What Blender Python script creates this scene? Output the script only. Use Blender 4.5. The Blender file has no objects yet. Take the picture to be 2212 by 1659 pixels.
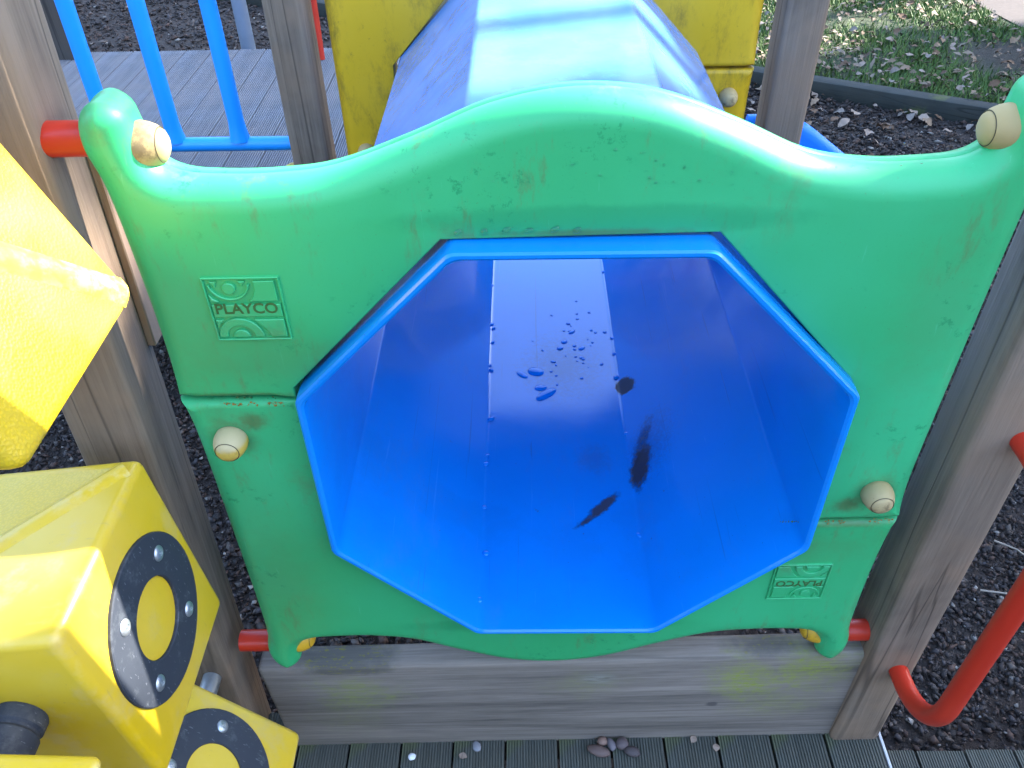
import bpy, bmesh, math, random
import numpy as np
from mathutils import Vector, Matrix, noise
from mathutils.geometry import tessellate_polygon

random.seed(7); RNG = np.random.default_rng(7)
sc = bpy.context.scene
C = bpy.context.collection
R = math.radians

# ------------------------------------------------------------------ camera
cam = bpy.data.cameras.new('camera'); cam_o = bpy.data.objects.new('camera', cam); C.objects.link(cam_o)
PITCH, YAW, ROLL, FPX = 40.438, -1.140, -1.290, 1812.3
F = Vector((math.sin(R(YAW))*math.cos(R(PITCH)), math.cos(R(YAW))*math.cos(R(PITCH)), -math.sin(R(PITCH))))
Rt = F.cross(Vector((0, 0, 1))).normalized(); Up = Rt.cross(F)
R2 = Rt*math.cos(R(ROLL)) + Up*math.sin(R(ROLL)); U2 = Up*math.cos(R(ROLL)) - Rt*math.sin(R(ROLL))
cam_o.matrix_world = Matrix(((R2.x, U2.x, -F.x, -.0655), (R2.y, U2.y, -F.y, -.8014), (R2.z, U2.z, -F.z, .8654), (0, 0, 0, 1)))
cam.sensor_width = 36; cam.lens = 36*FPX/2212; cam.clip_start = .02; cam.clip_end = 400
sc.camera = cam_o

# ------------------------------------------------------------------ light
SUN = Vector((.80, .30, .56)).normalized()                 # towards the sun
w = bpy.data.worlds.new('World'); sc.world = w; w.use_nodes = True
nt = w.node_tree; bg = nt.nodes['Background']; sky = nt.nodes.new('ShaderNodeTexSky')
sky.sky_type = 'NISHITA'; sky.sun_disc = False
sky.sun_elevation = math.asin(SUN.z); sky.sun_rotation = math.atan2(SUN.x, SUN.y)
sky.air_density = 1.0; sky.dust_density = 1.0; sky.ozone_density = 1.0
nt.links.new(sky.outputs[0], bg.inputs[0]); bg.inputs[1].default_value = .15
sun = bpy.data.lights.new('sun', 'SUN'); sun.energy = 3.2; sun.angle = R(.5); sun.color = (1, .95, .86)
sun_o = bpy.data.objects.new('sun', sun); C.objects.link(sun_o); sun_o.rotation_euler = SUN.to_track_quat('Z', 'Y').to_euler()
sc.view_settings.view_transform = 'Standard'; sc.view_settings.look = 'None'
sc.view_settings.exposure = 3.25; sc.view_settings.gamma = 1.0; sc.view_settings.use_curve_mapping = False
sc.render.engine = 'CYCLES'; sc.cycles.max_bounces = 8; sc.cycles.use_denoising = True

# ------------------------------------------------------------------ material helpers
class NT:
    def __init__(s, name):
        s.m = bpy.data.materials.new(name); s.m.use_nodes = True; s.t = s.m.node_tree; s.n = s.t.nodes
        s.b = s.n['Principled BSDF']
    def node(s, kind, **kw):
        n = s.n.new(kind)
        for k, v in kw.items():
            if k.startswith('i_'):
                n.inputs[int(k[2:]) if k[2:].isdigit() else k[2:].replace('_', ' ')].default_value = v
            else: setattr(n, k, v)
        return n
    def link(s, a, b): s.t.links.new(a, b)
    def coord(s, scale=(1, 1, 1), rot=(0, 0, 0), loc=(0, 0, 0), kind='Object'):
        tc = s.node('ShaderNodeTexCoord'); mp = s.node('ShaderNodeMapping')
        mp.inputs['Scale'].default_value = scale; mp.inputs['Rotation'].default_value = rot; mp.inputs['Location'].default_value = loc
        s.link(tc.outputs[kind], mp.inputs[0]); return mp.outputs[0]
    def noise(s, vec, scale=5, detail=4, rough=.55, dist=0):
        n = s.node('ShaderNodeTexNoise'); n.inputs['Scale'].default_value = scale; n.inputs['Detail'].default_value = detail
        n.inputs['Roughness'].default_value = rough; n.inputs['Distortion'].default_value = dist
        s.link(vec, n.inputs['Vector']); return n.outputs['Fac']
    def ramp(s, fac, stops):
        r = s.node('ShaderNodeValToRGB'); e = r.color_ramp.elements
        while len(e) < len(stops): e.new(.5)
        for el, (p, c) in zip(e, stops):
            el.position = p; el.color = (*c, 1) if len(c) == 3 else c
        s.link(fac, r.inputs[0]); return r.outputs[0]
    def step(s, fac, a, b):
        m = s.node('ShaderNodeMapRange'); m.interpolation_type = 'SMOOTHSTEP'
        m.inputs[1].default_value = a; m.inputs[2].default_value = b
        s.link(fac, m.inputs[0]); return m.outputs[0]
    def math(s, op, a, b=None):
        m = s.node('ShaderNodeMath', operation=op)
        for i, v in enumerate((a, b)):
            if v is None: continue
            if isinstance(v, (int, float)): m.inputs[i].default_value = v
            else: s.link(v, m.inputs[i])
        return m.outputs[0]
    def mix(s, fac, a, b):
        m = s.node('ShaderNodeMix', data_type='RGBA')
        for sock, v in ((m.inputs[0], fac), (m.inputs[6], a), (m.inputs[7], b)):
            if isinstance(v, (int, float)): sock.default_value = v
            elif isinstance(v, tuple): sock.default_value = (*v, 1)
            else: s.link(v, sock)
        return m.outputs[2]
    def bump(s, h, strength=.3, dist=.01, nrm=None):
        b = s.node('ShaderNodeBump'); b.inputs['Strength'].default_value = strength; b.inputs['Distance'].default_value = dist
        s.link(h, b.inputs['Height'])
        if nrm is not None: s.link(nrm, b.inputs['Normal'])
        return b.outputs[0]
    def set(s, **kw):
        for k, v in kw.items():
            k = k.replace('_', ' '); i = s.b.inputs[k]
            if isinstance(v, (int, float)): i.default_value = v
            elif isinstance(v, tuple): i.default_value = (*v, 1) if len(v) == 3 and i.type == 'RGBA' else v
            else: s.link(v, i)
        return s
    def blob(s, centre, size, rot=0, soft=(.5, 1.0), wob=.5, wscale=30):
        """mask of a stain: 1 inside an ellipsoid about a place on the thing, ragged edge"""
        v = s.coord(loc=(0, 0, 0)); sub = s.node('ShaderNodeVectorMath', operation='SUBTRACT'); sub.inputs[1].default_value = centre
        s.link(v, sub.inputs[0])
        vr = s.node('ShaderNodeVectorRotate', rotation_type='Z_AXIS'); vr.inputs['Angle'].default_value = rot
        s.link(sub.outputs[0], vr.inputs['Vector'])
        dv = s.node('ShaderNodeVectorMath', operation='DIVIDE'); dv.inputs[1].default_value = size
        s.link(vr.outputs[0], dv.inputs[0])
        ln = s.node('ShaderNodeVectorMath', operation='LENGTH'); s.link(dv.outputs[0], ln.inputs[0])
        n = s.noise(s.coord(), wscale, 5, .7)
        d = s.math('ADD', ln.outputs['Value'], s.math('MULTIPLY', s.math('SUBTRACT', n, .5), wob*2))
        return s.step(d, soft[1], soft[0])

def plastic(name, base, faded, rough=.35, dirt=(.12, .07, .03), dirt_amt=.35, dscale=9, bumps=.06, extra=None, spec=.5):
    t = NT(name); v = t.coord()
    c = t.mix(t.step(t.noise(v, 3.2, 3), .35, .75), base, faded)
    d = t.step(t.math('MULTIPLY', t.noise(v, dscale, 8, .72), t.step(t.noise(v, 2.3, 2), .42, .62)), .40, .56)
    c = t.mix(t.math('MULTIPLY', d, dirt_amt), c, dirt)
    sp = t.step(t.noise(t.coord((1, 1, 1)), 210, 2, .6), .70, .78)
    c = t.mix(t.math('MULTIPLY', sp, .35), c, dirt)
    if extra: c = extra(t, c)
    h = t.noise(v, 140, 3, .6)
    h2 = t.noise(v, 7, 2)
    nrm = t.bump(h2, bumps, .02, t.bump(h, .05, .002))
    rr = t.math('ADD', t.math('MULTIPLY', t.noise(v, 14, 6, .65), .22), rough-.10)
    bw = t.node('ShaderNodeRGBToBW'); t.link(c, bw.inputs[0])          # dark grime is matt
    rr = t.math('ADD', rr, t.math('MULTIPLY', t.math('SUBTRACT', 1.0, t.step(bw.outputs[0], .02, .09)), .45))
    t.set(Base_Color=c, Roughness=rr, Normal=nrm); t.b.inputs['Specular IOR Level'].default_value = spec
    return t.m

def wood(name, dark, light, axis='z', rough=.8, green=0.0, seed=0.0, green_z=None, crack=.8):
    t = NT(name)
    s = {'z': (75, 75, 1.7), 'x': (1.7, 75, 75), 'y': (75, 1.7, 75)}[axis]
    s2 = {'z': (9, 9, .55), 'x': (.55, 9, 9), 'y': (9, .55, 9)}[axis]
    s3 = {'z': (260, 260, 7), 'x': (7, 260, 260), 'y': (260, 7, 260)}[axis]
    loc = (seed, seed*1.7, seed*.6)
    g = t.noise(t.coord(s, loc=loc), 1, 6, .62, .9); g2 = t.noise(t.coord(s2, loc=loc), 1, 3, .5, 1.6); g3 = t.noise(t.coord(s3, loc=loc), 1, 4, .7)
    mixf = t.math('ADD', t.math('MULTIPLY', g, .45), t.math('ADD', t.math('MULTIPLY', g2, .4), t.math('MULTIPLY', g3, .30)))
    sw = t.noise(t.coord(tuple(x*.33 if x > 5 else x*3.2 for x in s2), loc=(seed, seed, seed)), 1, 5, .6, 2.6)
    mixf = t.math('ADD', t.math('MULTIPLY', mixf, .72), t.math('MULTIPLY', sw, .30))
    mid = tuple((a+b)/2 for a, b in zip(dark, light))
    c = t.ramp(mixf, [(.39, dark), (.5, mid), (.62, light)])
    patch = t.noise(t.coord(loc=(seed, 2, 3)), 4.5, 4, .6)
    c = t.mix(t.math('MULTIPLY', t.step(patch, .4, .7), .55), c, tuple(x*1.05 for x in (light[0]*1.06, light[1]*.90, light[2]*.76)))
    if green:
        gm = t.step(t.math('MULTIPLY', t.noise(t.coord(loc=(seed, 0, 0)), 7, 7, .7), t.step(t.noise(t.coord(loc=(0, seed, 0)), 2.2, 2), .4, .65)), .38, .56)
        c = t.mix(t.math('MULTIPLY', gm, green), c, (.10, .12, .025))
    # long drying cracks
    cr = t.noise(t.coord(s2, loc=(seed*3, 5, 1)), 1, 2, .4, .6)
    crm = t.step(t.math('ABSOLUTE', t.math('SUBTRACT', cr, .5)), .0, .012)
    c = t.mix(t.math('MULTIPLY', t.math('SUBTRACT', 1.0, crm), crack*.65), c, tuple(x*.25 for x in dark))
    h = t.math('ADD', t.math('MULTIPLY', g, .6), t.math('MULTIPLY', g3, .5))
    h = t.math('ADD', h, t.math('MULTIPLY', crm, .5))
    t.set(Base_Color=c, Roughness=rough, Normal=t.bump(h, .45, .004)); t.b.inputs['Specular IOR Level'].default_value = .3
    return t.m

def plain(name, col, rough=.5, metal=0.0, var=.15, scale=20, bump=.1, spec=.5):
    t = NT(name); v = t.coord(); n = t.noise(v, scale, 5, .65)
    c = t.mix(n, tuple(x*(1-var) for x in col), tuple(min(1, x*(1+var)) for x in col))
    t.set(Base_Color=c, Roughness=rough, Metallic=metal, Normal=t.bump(n, bump, .003)); t.b.inputs['Specular IOR Level'].default_value = spec
    return t.m

# ------------------------------------------------------------------ object helpers
def tag(o, label=None, cat=None, group=None, kind=None):
    if label: o['label'] = label
    if cat: o['category'] = cat
    if group: o['group'] = group
    if kind: o['kind'] = kind
    return o
def thing(name, label, cat, loc=(0, 0, 0), group=None, rot=(0, 0, 0)):
    o = bpy.data.objects.new(name, None); C.objects.link(o); o.location = loc; o.rotation_euler = rot; o.empty_display_size = .05
    return tag(o, label, cat, group)
def link(name, me, parent=None, mat=None):
    o = bpy.data.objects.new(name, me); C.objects.link(o)
    if mat is not None and not me.materials: me.materials.append(mat)
    if parent is not None: o.parent = parent
    return o
def obj(name, bm, mat, parent=None, smooth=None):
    me = bpy.data.meshes.new(name); bmesh.ops.recalc_face_normals(bm, faces=bm.faces[:]); bm.to_mesh(me); bm.free()
    if smooth is not None:
        for p in me.polygons: p.use_smooth = True
        me.set_sharp_from_angle(angle=R(smooth))
    return link(name, me, parent, mat)
def box_bm(x0, x1, y0, y1, z0, z1, bev=0, seg=2):
    bm = bmesh.new(); bmesh.ops.create_cube(bm, size=1)
    for v in bm.verts: v.co = Vector(((x0+x1)/2+v.co.x*(x1-x0), (y0+y1)/2+v.co.y*(y1-y0), (z0+z1)/2+v.co.z*(z1-z0)))
    if bev: bmesh.ops.bevel(bm, geom=bm.edges[:], offset=bev, segments=seg, profile=.5, affect='EDGES')
    return bm
def tube_bm(pts, r, n=20, caps=True, rr=None):
    """round tube along a polyline (parallel transport)"""
    bm = bmesh.new(); pts = [Vector(p) for p in pts]; rings = []
    t0 = (pts[1]-pts[0]).normalized(); a = t0.orthogonal().normalized()
    for i, p in enumerate(pts):
        t = (pts[min(i+1, len(pts)-1)]-pts[max(i-1, 0)]).normalized()
        a = (a - t*a.dot(t)).normalized(); b = t.cross(a); rad = rr[i] if rr else r
        rings.append([bm.verts.new(p+(a*math.cos(k*math.tau/n)+b*math.sin(k*math.tau/n))*rad) for k in range(n)])
    for q0, q1 in zip(rings, rings[1:]):
        for k in range(n): bm.faces.new((q0[k], q0[(k+1) % n], q1[(k+1) % n], q1[k]))
    if caps: bm.faces.new(rings[0][::-1]); bm.faces.new(rings[-1])
    return bm
def lathe_bm(prof, axis=(0, 0, 1), origin=(0, 0, 0), n=28):
    """profile of (radius, height) turned about an axis through origin"""
    bm = bmesh.new(); ax = Vector(axis).normalized(); a = ax.orthogonal().normalized(); b = ax.cross(a); o = Vector(origin); rings = []
    for r, h in prof:
        if r < 1e-6: rings.append([bm.verts.new(o+ax*h)])
        else: rings.append([bm.verts.new(o+ax*h+(a*math.cos(k*math.tau/n)+b*math.sin(k*math.tau/n))*r) for k in range(n)])
    for q0, q1 in zip(rings, rings[1:]):
        for k in range(n):
            if len(q0) == 1 and len(q1) == 1: continue
            if len(q0) == 1: bm.faces.new((q0[0], q1[k], q1[(k+1) % n]))
            elif len(q1) == 1: bm.faces.new((q0[k], q0[(k+1) % n], q1[0]))
            else: bm.faces.new((q0[k], q0[(k+1) % n], q1[(k+1) % n], q1[k]))
    return bm
def catmull(P, k=5):
    P = [Vector(p) for p in P]; out = []
    for i in range(len(P)-1):
        p0 = P[max(i-1, 0)]; p1 = P[i]; p2 = P[i+1]; p3 = P[min(i+2, len(P)-1)]
        for j in range(k):
            t = j/k
            out.append(.5*((2*p1)+(p2-p0)*t+(2*p0-5*p1+4*p2-p3)*t*t+(3*p1-p0-3*p2+p3)*t**3))
    out.append(P[-1]); return out
def smooth_path(P, r, k=8):
    """polyline with round corners of radius r"""
    P = [Vector(p) for p in P]; out = [P[0]]
    for a, b, c in zip(P, P[1:], P[2:]):
        u = (a-b).normalized(); v = (c-b).normalized(); ang = u.angle(v); d = r/math.tan(ang/2)
        cen = b+(u+v).normalized()*(r/math.sin(ang/2)); s = b+u*d-cen; e = b+v*d-cen
        for j in range(k+1):
            out.append(cen+s.slerp(e, j/k)*1.0 if False else cen+(s*(math.sin((1-j/k)*s.angle(e))/math.sin(s.angle(e)))+e*(math.sin(j/k*s.angle(e))/math.sin(s.angle(e)))))
    out.append(P[-1]); return out
def poly_prism(bm, poly, y0, y1, inset=0.0):
    """adds an extruded polygon (x,z) between y0 (back) and y1 (front), front edge chamfered by inset"""
    n = len(poly); cx = sum(p[0] for p in poly)/n; cz = sum(p[1] for p in poly)/n
    area = sum(poly[i][0]*poly[(i+1) % n][1]-poly[(i+1) % n][0]*poly[i][1] for i in range(n))
    if area < 0: poly = poly[::-1]
    def off(d):
        res = []
        for i in range(n):
            a, b, c = Vector(poly[i-1]), Vector(poly[i]), Vector(poly[(i+1) % n])
            e0 = (b-a).normalized(); e1 = (c-b).normalized(); n0 = Vector((-e0.y, e0.x)); n1 = Vector((-e1.y, e1.x))
            m = (n0+n1); m = m/max(.35, m.length_squared/2) if m.length > 1e-6 else n0
            res.append(b+m*d)
        return res
    rings = [[bm.verts.new((p[0], y0, p[1])) for p in poly], [bm.verts.new((p[0], y1+(inset if y1 < y0 else -inset), p[1])) for p in poly]]
    ins = off(inset) if inset else None
    if ins: rings.append([bm.verts.new((p.x, y1, p.y)) for p in ins])
    for q0, q1 in zip(rings, rings[1:]):
        for k in range(n): bm.faces.new((q0[k], q0[(k+1) % n], q1[(k+1) % n], q1[k]))
    top = rings[-1]
    for tri in tessellate_polygon([[v.co for v in top]]): 
        try: bm.faces.new([top[i] for i in tri])
        except ValueError: pass
def stick_mesh(name, verts, faces, cols=None):
    me = bpy.data.meshes.new(name); me.from_pydata(verts, [], faces)
    if cols is not None:
        a = me.color_attributes.new('tint', 'FLOAT_COLOR', 'POINT'); a.data.foreach_set('color', np.asarray(cols, dtype=np.float32).ravel())
    return me
def raw_mesh(name, V, T, cols=None):
    """fast mesh from numpy arrays: V (n,3), T (m,3)"""
    me = bpy.data.meshes.new(name); me.vertices.add(len(V)); me.vertices.foreach_set('co', V.astype(np.float32).ravel())
    me.loops.add(len(T)*3); me.polygons.add(len(T))
    me.loops.foreach_set('vertex_index', T.astype(np.int32).ravel())
    me.polygons.foreach_set('loop_start', np.arange(0, len(T)*3, 3, dtype=np.int32))
    if cols is not None:
        a = me.color_attributes.new('tint', 'FLOAT_COLOR', 'POINT'); a.data.foreach_set('color', np.concatenate([cols, np.ones((len(cols), 1))], 1).astype(np.float32).ravel())
    me.update(); me.validate(); return me
def tint_mat(name, rough=.8, spec=.3, trans=0.0, bump=0.0):
    t = NT(name); a = t.node('ShaderNodeVertexColor', layer_name='tint')
    n = t.noise(t.coord(), 180, 3); c = t.mix(t.math('MULTIPLY', n, .5), a.outputs[0], (.02, .015, .012))
    t.set(Base_Color=c, Roughness=rough); t.b.inputs['Specular IOR Level'].default_value = spec
    return t.m

# ------------------------------------------------------------------ materials
def green_extra(t, c):
    # brown scuffs, moss at the joint, damp patches
    v = t.coord(); sx = t.node('ShaderNodeSeparateXYZ'); t.link(v, sx.inputs[0])
    sc1 = t.step(t.noise(t.coord((26, 26, 7), rot=(0, .5, 0)), 1, 7, .75), .53, .70)
    region = t.step(t.noise(t.coord(loc=(3.1, 0, 1.2)), 3.1, 3), .40, .56)
    c = t.mix(t.math('MULTIPLY', t.math('MULTIPLY', sc1, region), .5), c, (.14, .09, .03))
    c = t.mix(t.math('MULTIPLY', t.blob((.03, -.04, .392), (.26, .08, .022), 0, (.6, 1.1), .35, 28), .32), c, (.0, .17, .06))
    for cen, size, amt in (((.458, -.037, -.072), (.038, .05, .05), .5), ((-.43, -.037, .142), (.10, .05, .008), .55), ((.44, -.037, -.137), (.10, .05, .008), .55), ((.425, -.037, -.095), (.03, .05, .02), .6), ((.02, -.037, .376), (.14, .05, .006), .5), ((-.36, -.037, .20), (.16, .05, .05), .18), ((.45, -.037, .25), (.07, .05, .17), .13)):
        m = t.blob(cen, size, 0, (.1, 1.15), .8, 45); c = t.mix(t.math('MULTIPLY', m, amt), c, (.10, .075, .02))
    pit = t.step(t.noise(t.coord((1, 1, 1)), 420, 2, .6), .66, .74)
    c = t.mix(t.math('MULTIPLY', pit, .22), c, (.02, .16, .05))
    scr = t.step(t.noise(t.coord((230, 230, 9), rot=(0, .9, 0)), 1, 3, .6, .8), .70, .74); c = t.mix(t.math('MULTIPLY', scr, .3), c, (.10, .50, .28))
    mott = t.math('MULTIPLY', t.step(t.noise(t.coord(), 60, 5, .75), .56, .66), t.step(t.noise(t.coord(loc=(0, 4, 0)), 8, 3), .5, .62))
    c = t.mix(t.math('MULTIPLY', mott, .6), c, (.0, .20, .07))
    return c
M_green = plastic('green_plastic', (.032, .375, .130), (.040, .425, .172), .42, (.13, .08, .03), .30, 11, .05, green_extra)
M_grime = plain('green_grime', (.035, .115, .025), .75, 0, .5, 240, .3)
M_lichen = plain('orange_lichen', (.30, .15, .02), .9, 0, .5, 300, .8)
def yellow_dirty(t, c):
    s = t.step(t.noise(t.coord((10, 10, 4)), 1, 8, .8), .45, .70)
    c = t.mix(t.math('MULTIPLY', s, .75), c, (.06, .05, .015))
    s2 = t.step(t.noise(t.coord((60, 60, 45)), 1, 5, .8), .60, .74)
    return t.mix(t.math('MULTIPLY', s2, .5), c, (.05, .045, .02))
M_yellow_far = plastic('weathered_yellow_plastic', (.60, .355, .006), (.64, .39, .02), .5, (.10, .08, .02), .5, 8, .05, yellow_dirty)
def yellow_wear(t, c):
    g = t.node('ShaderNodeNewGeometry')
    e = t.math('MULTIPLY', t.step(g.outputs['Pointiness'], .53, .60), t.step(t.noise(t.coord(), 35, 5, .7), .45, .62))
    c = t.mix(t.math('MULTIPLY', e, .6), c, (.66, .56, .30))
    sc_ = t.step(t.noise(t.coord((25, 160, 25), rot=(.5, .3, 0)), 1, 5, .7), .60, .72)
    c = t.mix(t.math('MULTIPLY', sc_, .30), c, (.36, .24, .10))
    return t.mix(t.math('MULTIPLY', t.step(t.noise(t.coord(loc=(3, 1, 2)), 11, 6, .7), .52, .66), .35), c, (.50, .37, .17))
M_yellow = plastic('yellow_block_plastic', (.58, .375, .004), (.60, .43, .06), .36, (.26, .16, .08), .55, 16, .04, yellow_wear)
def tex_yellow():
    t = NT('pebbled_yellow_plastic'); v = t.coord()
    c = t.mix(t.step(t.noise(v, 5, 3), .35, .7), (.58, .385, .004), (.58, .43, .08))
    vo = t.node('ShaderNodeTexVoronoi'); vo.inputs['Scale'].default_value = 300; t.link(v, vo.inputs['Vector'])
    c = t.mix(t.math('MULTIPLY', t.step(vo.outputs['Distance'], .35, .6), .22), c, (.30, .22, .03))
    t.set(Base_Color=c, Roughness=.45, Normal=t.bump(vo.outputs['Distance'], .25, .002)); return t.m
M_yellow_tex = tex_yellow()
def blue_extra(t, c):
    dk = (.012, .010, .016)
    for cen, size, rot, soft, wob, ws, amt in (((.163, .362, -.36), (.024, .066, .12), R(12), (.55, 1.0), .55, 75, .95), ((.176, .43, -.36), (.016, .055, .12), R(22), (.15, 1.2), .9, 110, .75),
                                               ((.082, .272, -.36), (.014, .052, .03), R(46), (.5, 1.05), .6, 95, .93), ((.048, .236, -.36), (.008, .030, .03), R(52), (.3, 1.1), .8, 130, .9),
                                               ((.158, .612, -.355), (.023, .038, .05), R(-25), (.7, .95), .35, 60, .93), ((.19, .40, -.36), (.05, .10, .12), R(12), (.0, 1.2), 1.1, 160, .4),
                                               ((.075, .40, -.36), (.04, .05, .03), 0, (.1, 1.2), .8, 90, .22), ((.02, .70, -.36), (.10, .12, .03), 0, (.0, 1.2), 1.2, 120, .35)):
        m = t.blob(cen, size, rot, soft, wob, ws); c = t.mix(t.math('MULTIPLY', m, amt), c, dk if amt > .5 else (.03, .03, .05))
    # scratches
    w = t.step(t.noise(t.coord((150, 2.5, 150), rot=(0, 0, .25)), 1, 2, .5, 1.0), .70, .74)
    c = t.mix(t.math('MULTIPLY', w, .25), c, (.02, .05, .12))
    w2 = t.step(t.noise(t.coord((170, 5, 170), rot=(0, 0, -.5)), 1, 3, .6, .7), .68, .72); c = t.mix(t.math('MULTIPLY', w2, .22), c, (.05, .30, .80))
    du = t.step(t.noise(t.coord((7, 3, 7)), 1, 8, .8), .52, .75); c = t.mix(t.math('MULTIPLY', du, .16), c, (.10, .16, .28))
    f = t.step(t.noise(t.coord((40, 40, 40)), 1, 3, .7), .72, .78)
    return t.mix(t.math('MULTIPLY', f, .5), c, (.05, .05, .05))
M_blue = plastic('blue_plastic', (.002, .205, .68), (.003, .22, .74), .12, (.02, .03, .06), .06, 9, .008, blue_extra)
M_blue_rail = plastic('blue_powder_coat', (.008, .29, .82), (.012, .31, .85), .35, (.02, .03, .06), .1, 9, .01)
M_blue_slide = plastic('blue_slide_plastic', (.002, .19, .82), (.004, .21, .88), .35, (.02, .03, .06), .1, 9, .03)
M_red = plastic('red_powder_coat', (.46, .022, .008), (.52, .035, .015), .33, (.25, .02, .01), .2, 14, .01)
M_cap_cream = plastic('faded_cream_cap', (.38, .265, .105), (.44, .335, .17), .65, (.16, .11, .05), .75, 55, .05)
def cap_fade(t, c):
    sx = t.node('ShaderNodeSeparateXYZ'); t.link(t.coord(), sx.inputs[0])
    return t.mix(t.step(t.math('ADD', sx.outputs[2], t.math('MULTIPLY', t.noise(t.coord(), 120, 4), .006)), .004, .012), c, (.46, .37, .19))
M_cap_mid = plastic('half_faded_cap', (.52, .33, .035), (.52, .36, .07), .55, (.22, .14, .03), .5, 40, .05, cap_fade)
M_cap_yellow = plastic('yellow_cap', (.62, .33, .015), (.66, .40, .03), .5, (.22, .12, .03), .5, 40, .05)
M_groove = plain('dark_groove', (.07, .055, .025), .8)
def black_wear(t, c):
    d = t.step(t.noise(t.coord(), 26, 7, .75), .54, .68); c = t.mix(t.math('MULTIPLY', d, .35), c, (.10, .11, .12))
    s_ = t.step(t.noise(t.coord((20, 240, 90), rot=(.7, 0, .4)), 1, 3, .6), .64, .70); return t.mix(t.math('MULTIPLY', s_, .4), c, (.16, .17, .19))
M_black = plastic('black_rubber', (.016, .021, .032), (.022, .028, .040), .30, (.07, .07, .07), .4, 30, .02, black_wear)
M_steel = plain('galvanised_steel', (.42, .45, .48), .42, .85, .2, 60, .2)
M_grey_pole = plain('grey_painted_steel', (.20, .25, .33), .45, .2, .15, 20, .1)
M_post = wood('weathered_post_wood', (.078, .056, .040), (.245, .182, .132), 'z', seed=1.3, green=.12)
M_post_b = wood('weathered_post_wood_pale', (.080, .058, .042), (.245, .182, .135), 'z', seed=4.1, green=.05)
M_post_dark = wood('dark_post_wood', (.028, .026, .024), (.075, .065, .058), 'z', seed=7.7)
M_batten = wood('pale_batten_wood', (.20, .125, .085), (.34, .23, .165), 'z', seed=2.2, crack=.2)
M_beam = None
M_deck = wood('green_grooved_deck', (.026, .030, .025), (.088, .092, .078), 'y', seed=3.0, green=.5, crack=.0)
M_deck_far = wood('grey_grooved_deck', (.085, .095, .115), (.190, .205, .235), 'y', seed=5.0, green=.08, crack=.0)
M_edging = wood('dark_edging_wood', (.012, .015, .014), (.034, .040, .038), 'x', seed=9.0, green=.5)

def beam_mat():
    t = NT('mossy_beam_wood'); loc = (1.2, 3.3, .4)
    g = t.noise(t.coord((2.2, 80, 80), loc=loc), 1, 6, .66, .9); g2 = t.noise(t.coord((.8, 8, 9), loc=loc), 1, 3, .5, 2.0); g3 = t.noise(t.coord((14, 300, 300)), 1, 4, .75)
    f = t.math('ADD', t.math('MULTIPLY', g, .42), t.math('ADD', t.math('MULTIPLY', g2, .42), t.math('MULTIPLY', g3, .22)))
    c = t.ramp(f, [(.36, (.085, .072, .060)), (.5, (.175, .145, .122)), (.66, (.275, .227, .19))])
    fine = t.step(t.noise(t.coord((40, 120, 120)), 1, 6, .8), .42, .62)
    green = (.22, .25, .035)
    for cen, size, amt in (((.33, .05, -.62), (.075, .08, .075), .9), ((.45, .05, -.585), (.085, .08, .07), .85), ((.39, .05, -.70), (.10, .08, .06), .35), ((-.42, .05, -.63), (.10, .08, .06), .55), ((-.45, .05, -.72), (.08, .06, .08), .2), ((.02, .05, -.62), (.09, .06, .05), .25)):
        m = t.math('MULTIPLY', t.blob(cen, size, 0, (.0, 1.3), 1.1, 26), t.math('ADD', t.math('MULTIPLY', fine, .7), .35)); c = t.mix(t.math('MULTIPLY', m, amt), c, green)
    for cen, size in (((-.43, .075, -.55), (.13, .06, .025)), ((.36, .075, -.525), (.13, .06, .025))):
        m = t.blob(cen, size, 0, (.5, 1.0), .35, 18); c = t.mix(t.math('MULTIPLY', m, .6), c, (.05, .052, .045))
        m2 = t.math('MULTIPLY', m, t.step(t.noise(t.coord((60, 160, 160)), 1, 4, .7), .55, .66)); c = t.mix(t.math('MULTIPLY', m2, .8), c, (.20, .18, .02))
    bot = t.node('ShaderNodeSeparateXYZ'); t.link(t.coord(), bot.inputs[0])
    bm_ = t.math('MULTIPLY', t.step(t.math('ADD', bot.outputs[2], t.math('MULTIPLY', t.noise(t.coord(), 40, 5), .03)), -.815, -.835), .45)
    c = t.mix(bm_, c, (.13, .14, .04))
    # knot with rings bent round it
    k = t.blob((.045, .05, -.60), (.045, .05, .028), 0, (.2, 1.1), .35, 20)
    rings = t.noise(t.coord((6, 1, 120)), 1, 4, .6, 3.0)
    c = t.mix(t.math('MULTIPLY', k, .55), c, t.ramp(rings, [(.35, (.09, .09, .075)), (.6, (.27, .26, .22))]))
    k2 = t.blob((.27, .05, -.705), (.014, .05, .010), 0, (.4, 1.1), .4, 60); c = t.mix(t.math('MULTIPLY', k2, .7), c, (.05, .045, .045))
    h = t.math('ADD', t.math('MULTIPLY', g, .6), t.math('MULTIPLY', g3, .5))
    t.set(Base_Color=c, Roughness=.85, Normal=t.bump(h, .4, .003)); t.b.inputs['Specular IOR Level'].default_value = .25
    return t.m
M_beam = beam_mat()

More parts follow.
